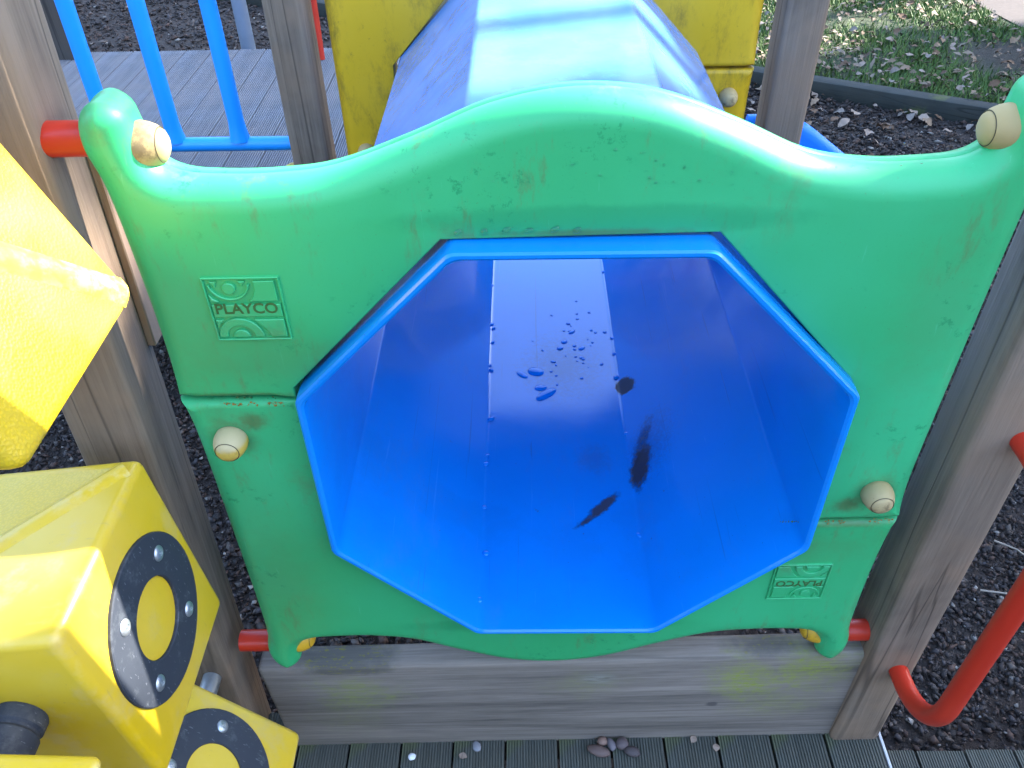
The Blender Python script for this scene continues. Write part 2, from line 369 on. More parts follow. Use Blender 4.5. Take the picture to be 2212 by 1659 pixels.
# ------------------------------------------------------------------ the setting
ZG = -1.10
def ground_mat():
    t = NT('bark_ground'); v = t.coord(); n = t.noise(v, 60, 6, .75); n2 = t.noise(v, 4, 4)
    c = t.ramp(n, [(.3, (.010, .008, .008)), (.55, (.040, .029, .024)), (.8, (.11, .085, .07))])
    c = t.mix(t.math('MULTIPLY', t.step(n2, .45, .65), .4), c, (.045, .025, .016))
    t.set(Base_Color=c, Roughness=.9, Normal=t.bump(n, .9, .02)); return t.m
def lawn_mat():
    t = NT('lawn_soil'); v = t.coord(); n = t.noise(v, 30, 6, .7); n2 = t.noise(v, 1.2, 3)
    c = t.ramp(n, [(.3, (.012, .020, .008)), (.6, (.040, .055, .020)), (.8, (.09, .075, .045))])
    soil = t.blob((3.1, 4.45, ZG), (.55, .40, 1), .4, (.5, 1.2), .5, 3)
    c = t.mix(t.math('MULTIPLY', soil, .9), c, (.030, .024, .020))
    t.set(Base_Color=c, Roughness=.95, Normal=t.bump(n, .8, .03)); return t.m
# edging line runs from E0 towards E1; bark on the near side, lawn beyond
E0 = Vector((-4.2, 7.15, 0)); E1 = Vector((5.6, 2.02, 0)); ED = (E1-E0).normalized(); EN = Vector((-ED.y, ED.x, 0))
if EN.y < 0: EN = -EN
bm = bmesh.new(); bmesh.ops.create_grid(bm, x_segments=2, y_segments=2, size=150); bmesh.ops.translate(bm, verts=bm.verts[:], vec=(0, 0, ZG))
tag(obj('ground', bm, ground_mat()), kind='structure')
bm = bmesh.new(); A = E0+EN*.10-ED*60; B = E1+EN*.10+ED*60
q = [bm.verts.new((p.x, p.y, ZG+.075)) for p in (A, B, B+EN*90, A+EN*90)]; q2 = [bm.verts.new((p.x, p.y, ZG+.001)) for p in (A, B, B+EN*90, A+EN*90)]
bm.faces.new(q)
for i in range(4): bm.faces.new((q[i], q[(i+1) % 4], q2[(i+1) % 4], q2[i]))
tag(obj('lawn', bm, lawn_mat()), kind='structure')
bm = bmesh.new()
PA = [(3.35, 6.3), (3.20, 5.55), (3.28, 5.05), (3.7, 4.6), (12, 2.0), (14, 8), (7, 8.6)]
vs = [bm.verts.new((x, y, ZG+.082)) for x, y in PA]; bm.faces.new(vs)
t = NT('pale_path'); n = t.noise(t.coord(), 40, 5); t.set(Base_Color=t.mix(n, (.040, .030, .027), (.085, .068, .062)), Roughness=.9)
tag(obj('path', bm, t.m), kind='structure')

# timber edging in two lengths
def edging(t0, t1, label):
    L = t1-t0; bm = box_bm(0, L, 0, .10, 0, .112, .008, 2)
    o = obj('timber_edging', bm, M_edging, smooth=40); p = E0+ED*t0
    o.location = (p.x, p.y, ZG-.01); o.rotation_euler = (0, 0, math.atan2(ED.y, ED.x)); tag(o, label, 'garden edging', 'timber edging between bark and lawn')
split = 6.0
edging(.0, split-.004, 'dark timber edging sleeper beside the far wooden post, bordering the lawn')
edging(split, 11.0, 'dark timber edging sleeper below the leafy lawn, passing behind the right cream bolt cap')

# ---- wooden posts
def post(x0, x1, y0, y1, z0, z1, mat, label, group='square wooden posts of the play frame', bev=.012):
    o = obj('wooden_post', box_bm(x0-(x0+x1)/2, x1-(x0+x1)/2, y0-(y0+y1)/2, y1-(y0+y1)/2, 0, z1-z0, bev, 3), mat, smooth=40)
    o.location = ((x0+x1)/2, (y0+y1)/2, z0); return tag(o, label, 'post', group)
lp = post(-.705, -.600, .034, .140, ZG, 1.75, M_post, 'weathered brown post behind the yellow game blocks, red tubes fixed to its side')
lp.rotation_euler = (0, R(2.2), 0); lp.location.x -= .038
post(.553, .651, .036, .136, ZG, 1.75, M_post_b, 'weathered grey-brown post with a bent red grab handle on its front')
post(-.670, -.573, 1.250, 1.350, ZG, 1.75, M_post, 'dark brown post between the blue railing and the weathered yellow panel')
post(.550, .652, 1.250, 1.350, ZG, 1.75, M_post_b, 'grey-brown post between the yellow panel and the blue slide')
post(-1.965, -1.850, 2.60, 2.715, ZG, 1.3, M_post_dark, 'dark post standing on the far corner of the grey deck')
post(-3.70, -3.58, 5.9, 6.02, ZG, 1.3, M_post_dark, 'dark post on the bark beyond the far corner of the grey deck')
post(-1.255, -1.155, 1.47, 1.57, ZG, -.345, M_post_dark, 'dark short post under the near edge of the grey deck')
post(-.71, -.605, -1.30, -1.195, ZG, 1.75, M_post, 'weathered brown post carrying the near ends of the game axles')
o = obj('wooden_batten', box_bm(-.006, .006, -.014, .014, 0, .31, .002, 1), M_batten, smooth=40); o.location = (-.5845, .134, .155); o.rotation_euler = (0, R(2.2), 0)
tag(o, 'narrow pale wooden batten fixed to the brown post below the upper red tube', 'batten')

# ---- beam
bm = box_bm(-.598, .551, .050, .102, -.848, -.540, .010, 3)
o = obj('wooden_beam', bm, M_beam, smooth=40); tag(o, 'wide weathered grey beam with green moss stains below the green panel', 'beam')
o.rotation_euler = (0, R(-2.2), 0); o.location = (0, 0, 0)

# ---- decks of grooved boards
def plank_mesh(name, width, length, n=18, depth=.0028, thick=.030):
    p = width/n; prof = []
    for i in range(n):
        x = -width/2+i*p
        if i == 0: prof += [(x+.001, -.003)]
        prof += [(x+p*.12, 0), (x+p*.58, 0), (x+p*.72, -depth), (x+p*.98, -depth)]
    prof += [(width/2-.001, -.003), (width/2-.001, -thick), (-width/2+.001, -thick)]
    V = [(x, 0, z) for x, z in prof]+[(x, length, z) for x, z in prof]; k = len(prof)
    Fc = [(i, (i+1) % k, k+(i+1) % k, k+i) for i in range(k)]
    cap = tessellate_polygon([[Vector((x, z, 0)) for x, z in prof]])
    Fc += [tuple(t) for t in cap]+[tuple(k+i for i in t[::-1]) for t in cap]
    return stick_mesh(name, V, Fc)
def deck(name, label, x0, x1, y0, y1, z, pitch, mat, rot=0, skip=(), group='grooved timber decks', joist=True, grooves=(18, .0028)):
    root = thing(name, label, 'deck', ((x0+x1)/2, y0, z), group, (0, rot, 0)); me = plank_mesh('plank', pitch-.0045, y1-y0, *grooves); me.materials.append(mat)
    n = round((x1-x0)/pitch)
    for i in range(n):
        o = link('plank', me, root); o.location = (x0+pitch*(i+.5)-(x0+x1)/2, random.uniform(-.002, .002), random.uniform(-.0012, .0012))
    if joist:
        for yy in (.04, (y1-y0)/2, y1-y0-.06):
            obj('joist', box_bm(-(x1-x0)/2+.01, (x1-x0)/2-.01, yy, yy+.045, -.125, -.031, .003, 1), M_post_dark, root)
    return root
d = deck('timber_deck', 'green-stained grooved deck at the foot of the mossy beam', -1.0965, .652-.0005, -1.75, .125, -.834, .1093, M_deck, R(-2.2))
d.location = (-.2225, -1.75, -.834-.2225*.0384*1)
ed = obj('edge_board', box_bm(.876, .8815, .0, 1.872, -.033, -.001, .001, 1), plain('bare_silver_wood', (.42, .42, .42), .5, 0, .3, 60, .2), d); ed['label'] = 'worn bare silver end edge of the deck'
step = deck('timber_step', 'lower grooved step board beside the near deck, at the edge of the bark', .695, 1.57, -1.4, .105, -1.0, .1093, M_deck)
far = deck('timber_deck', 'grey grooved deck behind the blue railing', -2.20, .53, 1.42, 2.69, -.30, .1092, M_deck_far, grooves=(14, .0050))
fa = obj('fascia', box_bm(-1.36, 1.36, -.026, -.002, -.115, -.010, .004, 1), M_post, far)
st = obj('sticker', box_bm(-.49, -.385, -.0285, -.0265, -.098, -.040), plain('white_sticker', (.72, .74, .70), .45, 0, .05, 30, 0), far)
st['label'] = 'white sticker printed with small lines and 0800'
def text_mesh(name, body, size, mat, parent, loc, rot, extrude=.0003, spacing=1.0, bold=0.0, xscale=1.0):
    cu = bpy.data.curves.new(name, 'FONT'); cu.body = body; cu.size = size; cu.extrude = extrude; cu.space_character = spacing; cu.offset = bold; cu.resolution_u = 3
    tmp = bpy.data.objects.new('tmp', cu); C.objects.link(tmp); dg = bpy.context.evaluated_depsgraph_get()
    me = bpy.data.meshes.new_from_object(tmp.evaluated_get(dg)); bpy.data.objects.remove(tmp); bpy.data.curves.remove(cu)
    o = link(name, me, parent); me.materials.clear(); me.materials.append(mat); o.location = loc; o.rotation_euler = rot; o.scale = (xscale, 1, 1); return o
M_ink = plain('navy_ink', (.02, .03, .10), .6); M_grey_ink = plain('grey_ink', (.25, .26, .27), .6)
text_mesh('lettering', '0800', .024, M_ink, st, (-.468, -.0288, -.090), (R(90), 0, 0), spacing=.9)
bm = bmesh.new()
for k, (a, b) in enumerate(((-.48, -.43), (-.48, -.40), (-.48, -.42), (-.48, -.43))):
    z = -.047-k*.0052; poly_prism(bm, [(a, z), (b, z), (b, z-.0018), (a, z-.0018)], -.0285, -.0290)
o = obj('print_line', bm, M_grey_ink, st)

# ------------------------------------------------------------------ moulded panel (two halves of one shape)
PT = .075                       # thickness
OUT = [(-.515, .137), (-.516, .30), (-.519, .43), (-.527, .482), (-.519, .515), (-.497, .530), (-.475, .519), (-.467, .493), (-.458, .462), (-.434, .445), (-.39, .440), (-.33, .4405), (-.262, .449),
       (-.175, .480), (-.09, .515), (.0, .531), (.09, .522), (.18, .488), (.26, .452), (.33, .440), (.39, .440), (.434, .445), (.458, .462), (.467, .493), (.475, .519), (.497, .530), (.519, .515), (.527, .482),
       (.519, .43), (.516, .30), (.515, .0), (.515, -.131)]
HOLE_A = [(.366, -.131), (.366, .153), (.167, .373), (-.150, .370), (-.357, .153), (-.357, .137)]      # upper half
HOLE_B = [(.357, -.131), (.357, .156), (.150, .372), (-.170, .372), (-.372, .156), (-.372, .137)]      # lower half, before it is turned over
def half_mesh(HOLE):
    outer = [Vector((p[0], p[1])) for p in catmull([(x, z, 0) for x, z in OUT], 5)]
    pts = [(p, 1) for p in outer]
    hole = [Vector(p) for p in HOLE]; hp = []
    for a, b in zip(hole, hole[1:]):
        for j in range(6): hp.append(a.lerp(b, j/6))
    hp.append(hole[-1])
    def line(a, b, n): return [(a.lerp(b, j/n), 2) for j in range(1, n)]
    loop = pts + line(outer[-1], hp[0], 5) + [(p, 0) for p in hp] + line(hp[-1], outer[0], 5)
    P = [l[0] for l in loop]; n = len(P); K = [l[1] for l in loop]
    rad = [{0: .003, 1: .034, 2: .011}[k] for k in K]
    for i in range(n):      # never rounder than the lobe is wide
        if K[i] != 1: continue
        e0 = (P[i]-P[i-1]).normalized(); e1 = (P[(i+1) % n]-P[i]).normalized(); m = Vector((e0.y+e1.y, -e0.x-e1.x)).normalized()
        while rad[i] > .012 and min((P[i]+m*rad[i]-q).length for q in P) < rad[i]*.985: rad[i] -= .001
    for _ in range(3): rad = [(rad[i-1]+rad[i]*2+rad[(i+1) % n])/4 if K[i] == 1 else rad[i] for i in range(n)]
    for _ in range(2): rad = [min(rad[i], (rad[i-1]+rad[i]*2+rad[(i+1) % n])/4) if K[i] == 1 else rad[i] for i in range(n)]
    nor = []
    for i in range(n):
        e0 = (P[i]-P[i-1]).normalized(); e1 = (P[(i+1) % n]-P[i]).normalized()
        n0 = Vector((e0.y, -e0.x)); n1 = Vector((e1.y, -e1.x)); m = n0+n1; nor.append(m/max(.6, m.length_squared/2))   # inward for a clockwise loop
    bm = bmesh.new(); rings = []
    SEG = 9
    def ring(theta, front):
        r_ = []
        for i in range(n):
            r = rad[i]; p = P[i]+nor[i]*r*(1-math.sin(theta)); y = r*(1-math.cos(theta)); y = -PT/2+y if front else PT/2-y
            r_.append(bm.verts.new((p.x, y, p.y)))
        return r_
    for k in range(SEG+1): rings.append(ring(k/SEG*math.pi/2, True))
    # parting line: a shallow groove round the middle
    g = []
    for i in range(n): p = P[i]+nor[i]*.0016; g.append(bm.verts.new((p.x, .001, p.y)))
    rings.append(g)
    for k in range(SEG, -1, -1): rings.append(ring(k/SEG*math.pi/2, False))
    for q0, q1 in zip(rings, rings[1:]):
        for k in range(n):
            f = bm.faces.new((q0[k], q0[(k+1) % n], q1[(k+1) % n], q1[k])); f.smooth = True
    for rg in (rings[0], rings[-1]):
        for tri in tessellate_polygon([[v.co for v in rg]]):
            try: bm.faces.new([rg[i] for i in tri])
            except ValueError: pass
    bmesh.ops.recalc_face_normals(bm, faces=bm.faces[:])
    me = bpy.data.meshes.new('panel_half'); bm.to_mesh(me); bm.free(); me.set_sharp_from_angle(angle=R(50)); return me
def cap_bm(axis, origin, s=1.0):
    prof = [(0, 0), (.0225, 0), (.0240, .002), (.0246, .008), (.0243, .014), (.0228, .021), (.0198, .0285), (.0176, .0318), (.0168, .0318), (.0162, .0325), (.0150, .0345), (.0105, .0372), (.005, .0384), (0, .0387)]
    return lathe_bm([(r*s, h*s) for r, h in prof], axis, origin, 30)
def cap_groove(axis, origin, s=1.0):
    ax = Vector(axis).normalized(); a = ax.orthogonal().normalized(); b = ax.cross(a); o = Vector(origin)+ax*(.0322*s)
    return tube_bm([o+(a*math.cos(k*math.tau/32)+b*math.sin(k*math.tau/32))*.0172*s for k in range(33)], .0006, 5, caps=False)
def cap_mark(axis, origin, parent, s=1.0):
    """raised sign on the end of a cap: a slanted square with small bars"""
    ax = Vector(axis).normalized(); up = Vector((0, 0, 1)); sx = up.cross(ax).normalized(); bm = bmesh.new(); o = Vector(origin)
    segs = [((-.006, -.004), (.002, .006)), ((.002, .006), (.007, -.001)), ((.007, -.001), (-.001, -.007)), ((-.001, -.007), (-.006, -.004)), ((-.001, -.003), (.002, .002)), ((-.009, .003), (-.002, .004))]
    for a, b in segs:
        pa = o+ax*(.0368*s)+sx*a[0]+up*a[1]; pb = o+ax*(.0368*s)+sx*b[0]+up*b[1]
        q = tube_bm([pa, pb], .0007, 5); me = bpy.data.meshes.new('t'); q.to_mesh(me); q.free(); bm.from_mesh(me); bpy.data.meshes.remove(me)
    return bm
def logo_bm():
    """raised square badge; x right, z up, unit .092 m, origin at its upper left corner"""
    S = .092; bm = bmesh.new(); f = -.0005; h = -.0032
    def q(pts): poly_prism(bm, [(x*S, -y*S) for x, y in pts], .002, h, .0009)
    def arc(cx, cy, r0, r1, a0, a1, n=14):
        o = [(cx+r1*math.cos(R(a0+(a1-a0)*i/n)), cy+r1*math.sin(R(a0+(a1-a0)*i/n))) for i in range(n+1)]
        return o+[(cx+r0*math.cos(R(a1+(a0-a1)*i/n)), cy+r0*math.sin(R(a1+(a0-a1)*i/n))) for i in range(n+1)] if r0 > 0 else o
    q([(0, 0), (1, 0), (1, .028), (0, .028)]); q([(0, .972), (1, .972), (1, 1), (0, 1)]); q([(0, .03), (.028, .03), (.028, .97), (0, .97)]); q([(.972, .03), (1, .03), (1, .97), (.972, .97)])
    q(arc(.33, .17, 0, .085, 0, 360, 22)[:-1]); q(arc(.33, .08, .245, .275, 8, 172))
    q([(.10, .06), (.19, .06), (.16, .15)]); q([(.47, .06), (.56, .06), (.51, .14)])
    q([(.05, .25), (.09, .32), (.16, .37), (.05, .37)])
    q([(.66, .06), (.93, .06), (.93, .37), (.56, .37), (.63, .27), (.66, .17)])
    q([(.05, .42), (.95, .42), (.95, .61), (.05, .61)])
    q([(.05, .66), (.15, .66), (.06, .78)])
    q(arc(.34, .94, .185, .30, 180, 360)); q(arc(.34, .94, 0, .115, 180, 360))
    q([(.56, .66), (.95, .66), (.95, .94), (.74, .94), (.69, .82)])
    return bm
HALVES = (half_mesh(HOLE_A), half_mesh(HOLE_B))
def build_panel(name, label, mat, loc, mirror, tubes, caps, logo):
    """caps: materials for mid cap, lobe caps of upper half and lower half"""
    root = thing(name, label, 'play panel', loc)
    sx = -1 if mirror else 1
    for k in (0, 1):
        me = HALVES[k] if not mirror else HALVES[k].copy()
        if mirror:
            for v in me.vertices: v.co.x = -v.co.x
            me.flip_normals()
        me.materials.clear(); me.materials.append(mat)
        h = link('panel_half', me, root); h.rotation_euler = (0, k*math.pi, 0)
        mid_c, lobe_c = caps[k]
        c = obj('bolt_cap', cap_bm((0, -1, 0), (0, 0, 0), .93), mid_c, h, smooth=35); c.location = (sx*(.458 if k == 1 else .458), -PT/2+.001, -.066)
        if k: c.rotation_euler = (0, math.pi, 0)
        if logo:
            gr = obj('cap_groove', cap_groove((0, -1, 0), (0, 0, 0), .93), M_groove, h); gr.location = c.location; gr.rotation_euler = c.rotation_euler
            mk = obj('emblem', cap_mark((0, -1, 0), (0, 0, 0), None, .93), M_groove, h); mk.location = c.location; mk.rotation_euler = c.rotation_euler
        for s in (-1, 1):
            ax = (-s, 0, 0); c2 = obj('bolt_cap', cap_bm(ax, (s*.484, 0, .474), 1.10), lobe_c, h, smooth=35)
            if logo:
                obj('cap_groove', cap_groove(ax, (s*.484, 0, .474), 1.10), M_groove, h)
                obj('emblem', cap_mark(ax, (s*.484, 0, .474), None, 1.10), M_groove, h)
        if logo:
            lg = obj('logo_badge', logo_bm(), mat, h, smooth=30); lg.location = (-.435, -PT/2, .327)
            tx = text_mesh('lettering', 'PLAYCO', .0205, M_grime, h, (-.4275, -PT/2-.0033, .2765), (R(90), 0, 0), extrude=.0004, spacing=1.0, bold=.0004, xscale=.98)
        # tubes from this half's lobes to the posts
        for s in (-1, 1):
            e = tubes[0 if (s < 0) != bool(k) else 1]
            tb = obj('spacer_tube', tube_bm([(s*.505, 0, .483), (s*e, 0, .483)], .0195, 24), M_red, root, smooth=40); tb.rotation_euler = (0, k*math.pi, 0)
    return root
panel = build_panel('green_panel', 'green moulded play panel with arched top and an octagonal hole', M_green, (-.010, .0685, .003), False, (.578, .564), ((M_cap_cream, M_cap_cream), (M_cap_mid, M_cap_yellow)), True)
farp = build_panel('yellow_panel', 'weathered dirty yellow play panel at the far end of the blue tunnel', M_yellow_far, (-.012, 1.290, -.018), True, (.563, .564), ((M_cap_cream, M_cap_cream), (M_cap_cream, M_cap_cream)), False)
panel.rotation_euler = (0, 0, R(.8))
# orange lichen tufts along the two joints of the green panel
def tufts(spots, n, parent, mat, name):
    V, T = [], []
    for (x0, x1, z0, z1, y) in spots:
        for _ in range(n):
            c = Vector((random.uniform(x0, x1), y, random.uniform(z0, z1))); s = random.uniform(.0008, .0022); b = len(V)
            for k in range(6):
                d = [(1, 0, 0), (-1, 0, 0), (0, 0, 1), (0, 0, -1), (0, -1, 0), (0, 1, 0)][k]; V.append(tuple(c+Vector(d)*s*random.uniform(.5, 1.3)))
            T += [(b+i, b+j, b+4) for i, j in ((0, 2), (2, 1), (1, 3), (3, 0))]
    me = raw_mesh(name, np.array(V), np.array(T)); o = link(name, me, parent, mat); o['kind'] = 'stuff'; return o
tufts([(-.455, -.41, .1215, .1295, -.0365), (-.395, -.375, .122, .129, -.0365)], 26, panel, M_lichen, 'lichen')
tufts([(.465, .503, -.139, -.1285, -.037), (.40, .43, -.140, -.131, -.0365)], 22, panel, M_lichen, 'lichen')
tufts([(.33, .37, -.136, -.132, -.035), (-.44, -.38, .128, .134, -.030)], 18, panel, M_grime, 'moss')

# ------------------------------------------------------------------ tunnel
M_blue_out = plastic('glare_pale_blue_plastic', (.075, .255, .74), (.12, .31, .76), .16, (.05, .07, .10), .25, 12, .012)  # outer faces in paler blue: the bright sky glare is painted into the colour
def oct_profile(a, b, a2, b2, r, n):
    """octagon in x,z (corner half sizes), each corner rounded by r with n steps; clockwise"""
    c = [(-a, b2), (a, b2), (b, a2), (b, -a2), (a, -b2), (-a, -b2), (-b, -a2), (-b, a2)]; out = []
    for i in range(8):
        p0, p1, p2 = Vector(c[i-1]), Vector(c[i]), Vector(c[(i+1) % 8]); u = (p0-p1).normalized(); v = (p2-p1).normalized(); ang = u.angle(v); d = r/math.tan(ang/2)
        cen = p1+(u+v).normalized()*(r/math.sin(ang/2)); s = p1+u*d-cen; e = p1+v*d-cen; w_ = s.angle(e)
        for j in range(n+1): out.append(cen+(s*math.sin((1-j/n)*w_)+e*math.sin(j/n*w_))/math.sin(w_))
    return out
def tunnel_mesh():
    bm = bmesh.new(); n = 6; rings = []
    def ring(prof, y, wob=0):
        rings.append([bm.verts.new((p.x, y+wob*math.sin(5*p.x+3*p.y), p.y)) for p in prof])
    Oo = lambda d, r: oct_profile(.150-d*.414, .362-d, .154-d*.414, .3725-d, r, n)
    L = 1.315
    ring(Oo(.012, .012), L); ring(Oo(.012, .012), .8); ring(Oo(.012, .012), .3); ring(Oo(.012, .024), .06); ring(Oo(.0118, .033), .012)
    ring(Oo(.0105, .030), .003); ring(Oo(.007, .025), 0); ring(Oo(.003, .02), 0); ring(Oo(.0005, .018), .003); ring(Oo(0, .018), .008); ring(Oo(0, .018), .034)
    ring(Oo(.002, .018), .040); ring(Oo(.002, .018), L); 
    m = len(rings[0])
    for i, (q0, q1) in enumerate(zip(rings, rings[1:])):
        for k in range(m):
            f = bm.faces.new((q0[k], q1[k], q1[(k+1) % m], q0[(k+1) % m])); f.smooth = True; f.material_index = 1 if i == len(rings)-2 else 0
    for k in range(m): bm.faces.new((rings[-1][k], rings[0][k], rings[0][(k+1) % m], rings[-1][(k+1) % m]))
    bmesh.ops.recalc_face_normals(bm, faces=bm.faces[:])
    me = bpy.data.meshes.new('tunnel'); bm.to_mesh(me); bm.free(); me.set_sharp_from_angle(angle=R(28)); return me
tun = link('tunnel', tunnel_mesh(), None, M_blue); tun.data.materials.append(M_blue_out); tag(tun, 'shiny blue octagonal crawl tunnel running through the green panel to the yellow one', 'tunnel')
def water_mat():
    t = NT('water'); t.set(Base_Color=(.9, .95, 1.0), Roughness=.02, IOR=1.33); t.b.inputs['Transmission Weight'].default_value = 1; return t.m
M_water = water_mat()
def film_mat():       # thin water lying on the blue plastic
    t = NT('water_film'); t.set(Base_Color=(.003, .210, .74), Roughness=.05, IOR=1.33); return t.m
M_film = film_mat()
def drop_into(bm, c, s, nrm=(0, 0, 1), flat=.45, n=10):
    nrm = Vector(nrm).normalized(); a = nrm.orthogonal().normalized(); b = nrm.cross(a); c = Vector(c); rings = []
    ph = random.uniform(0, 6); k1 = random.uniform(.05, .22)
    for th in (90, 65, 40, 15):
        rings.append([bm.verts.new(c+(a*s[0]*math.cos(q)+b*s[1]*math.sin(q))*(1+k1*math.sin(2*q+ph))*math.sin(R(th))+nrm*flat*min(s)*math.cos(R(th))) for q in [i*math.tau/n for i in range(n)]])
    top = bm.verts.new(c+nrm*flat*min(s))
    for q0, q1 in zip(rings, rings[1:]):
        for k in range(n): bm.faces.new((q0[k], q0[(k+1) % n], q1[(k+1) % n], q1[k]))
    for k in range(n): bm.faces.new((rings[-1][k], rings[-1][(k+1) % n], top))
ZF = -.360
bm = bmesh.new()
for y in (1.03, .86, .845, .79, .70, .685, .52, .41, .385, .27, .16, .06): drop_into(bm, (-.147+random.uniform(-.006, .009), y, ZF+.0018), (.007*random.uniform(.6, 1.3), .006*random.uniform(.5, 1.2)))
for y in (1.09, .80, .74, .655, .47, .20): drop_into(bm, (.144+random.uniform(-.009, .006), y, ZF+.0018), (.006*random.uniform(.6, 1.2), .006*random.uniform(.6, 1.1)))
for _ in range(38): drop_into(bm, (random.gauss(.05, .045), random.gauss(.78, .07), ZF+.0003), [random.uniform(.0018, .0050)]*2, flat=.28)
for (x, y) in ((.05, .829), (.019, .765), (.07, .764), (.03, .79)): drop_into(bm, (x, y, ZF+.0004), (.010, .006), flat=.3)
obj('water_drop', bm, M_film, tun, smooth=60)['kind'] = 'stuff'
for (x, y, sx, sy) in ((-.040, .679, .016, .018), (-.071, .668, .007, .018), (-.018, .60, .026, .014), (-.030, .622, .014, .010)):
    bm = bmesh.new(); drop_into(bm, (x, y, ZF+.0003), (sx, sy), flat=.20, n=18); obj('water_puddle', bm, M_film, tun, smooth=60)
bm = bmesh.new()
for x in (-.13, -.10, -.075, -.05, -.02, .005): drop_into(bm, (x, -.0375, .3795+random.uniform(0, .002)), (.006, .004), (0, -1, 0), flat=.8)
for _ in range(40): drop_into(bm, (random.gauss(.05, .16), -.0376, random.gauss(.455, .012)), [random.uniform(.0008, .0022)]*2, (0, -1, 0))
obj('water_drop', bm, M_water, panel, smooth=60)['kind'] = 'stuff'

# ------------------------------------------------------------------ noughts-and-crosses blocks on their axles
def block_bm(cs, y0, y1, bev=.013):
    """prism with cross-section cs (x,z) from y0 (far) to y1 (near)"""
    bm = bmesh.new(); n = len(cs)
    a = [bm.verts.new((x, y0, z)) for x, z in cs]; b = [bm.verts.new((x, y1, z)) for x, z in cs]
    bm.faces.new(a); bm.faces.new(b[::-1])
    for i in range(n): bm.faces.new((a[i], b[i], b[(i+1) % n], a[(i+1) % n]))
    bmesh.ops.recalc_face_normals(bm, faces=bm.faces[:])
    bmesh.ops.bevel(bm, geom=bm.edges[:], offset=bev, segments=4, profile=.5, affect='EDGES')
    return bm
def ring_on(parent, centre, u, v, nrm, ro=.108, ri=.052, rot=0.0):
    """black annulus with four rivets; u,v span the face"""
    M = Matrix((u, v, nrm)).transposed().to_4x4(); M.translation = Vector(centre)
    prof = [(ri, 0), (ri, .0035), (ri+.0015, .005), (ro-.0015, .005), (ro, .0035), (ro, 0)]; bm = bmesh.new(); n = 56; rings = []
    for r, h in prof: rings.append([bm.verts.new((r*math.cos(k*math.tau/n), r*math.sin(k*math.tau/n), h)) for k in range(n)])
    for q0, q1 in zip(rings, rings[1:]):
        for k in range(n): bm.faces.new((q0[k], q0[(k+1) % n], q1[(k+1) % n], q1[k]))
    bm.transform(M); o = obj('ring', bm, M_black, parent, smooth=30)
    for k in range(4):
        a = rot+k*math.pi/2; bm = lathe_bm([(.0105, .0045), (.0108, .0058), (.0098, .0072), (.0065, .0085), (.0040, .0087), (.0036, .0080), (.0020, .0080), (.0018, .0092), (0, .0094)], (0, 0, 1), ((ro+ri)/2*math.cos(a), (ro+ri)/2*math.sin(a), 0), 18)
        bm.transform(M); obj('rivet', bm, M_steel, o, smooth=40)
    return o
def cross_on(parent, corners, nrm):
    """raised flat ribs along both diagonals of a face + pebbled skin"""
    nrm = Vector(nrm); c = [Vector(p) for p in corners]; m = sum(c, Vector())/4
    for i, (a, b) in enumerate(((c[0], c[2]),)):
        d = (b-a).normalized(); s = d.cross(nrm).normalized(); bm = bmesh.new(); L0 = a+d*.022; L1 = b-d*.022
        prof = [(-.017, -.001), (-.010, .0030), (-.006, .0055), (-.002, .0062), (.002, .0062), (.006, .0055), (.010, .0030), (.017, -.001)]; h = .0006*i
        q = [[bm.verts.new(p+s*x+nrm*(z+h)) for x, z in prof] for p in (L0, L0.lerp(L1, .5), L1)]
        for q0, q1 in zip(q, q[1:]):
            for k in range(len(prof)-1): bm.faces.new((q0[k], q0[k+1], q1[k+1], q1[k]))
        bm.faces.new(q[0][::-1]); bm.faces.new(q[-1])
        obj('cross_bar', bm, M_yellow, parent, smooth=40)
    bm = bmesh.new(); k = .90; vs = [m+(p-m)*k+nrm*.0008 for p in c]
    for i in range(4):
        tri = [vs[i], vs[(i+1) % 4], m+nrm*.0008]
        if i in TEXSKIP: continue
        bm.faces.new([bm.verts.new(p) for p in tri])
    if len(bm.faces): obj('pebbled_face', bm, M_yellow_tex, parent)
    else: bm.free()
Y0, Y1 = -.04, -.312
GRP = 'yellow rotating game blocks'
def P3(cs, i, y): return Vector((cs[i][0], y, cs[i][1]))
def face_frame(cs, i, j):
    d = (P3(cs, j, 0)-P3(cs, i, 0)).normalized(); u = Vector((0, -1, 0)); nrm = Vector((d.z, 0, -d.x))
    cen = sum((Vector((x, 0, z)) for x, z in cs), Vector())/len(cs)
    if nrm.dot(P3(cs, i, 0)-cen) < 0: nrm = -nrm
    v = nrm.cross(u); return u, v, nrm
TEXSKIP = ()
AX = (-.655, -.655, -.655); 
# middle block: nought on the side towards the panel, cross on top
cs = [(-.560, .100), (-.530, -.216), (-.850, -.255), (-.835, .066)]
b2 = thing('game_block', 'yellow game block with a black riveted ring facing right, in the middle row', 'game block', (0, 0, 0), GRP)
obj('body', block_bm(cs, Y0, Y1), M_yellow, b2, smooth=45)
u, v, nrm = face_frame(cs, 0, 1); ring_on(b2, Vector((-.545, -.176, -.058))+nrm*.0002, u, v, nrm, .110, .053, R(42))
u, v, nrm = face_frame(cs, 0, 3); TEXSKIP = (2, 3)
cross_on(b2, [P3(cs, 0, Y0-.004), P3(cs, 3, Y0-.004), P3(cs, 3, Y1+.004), P3(cs, 0, Y1+.004)], nrm)
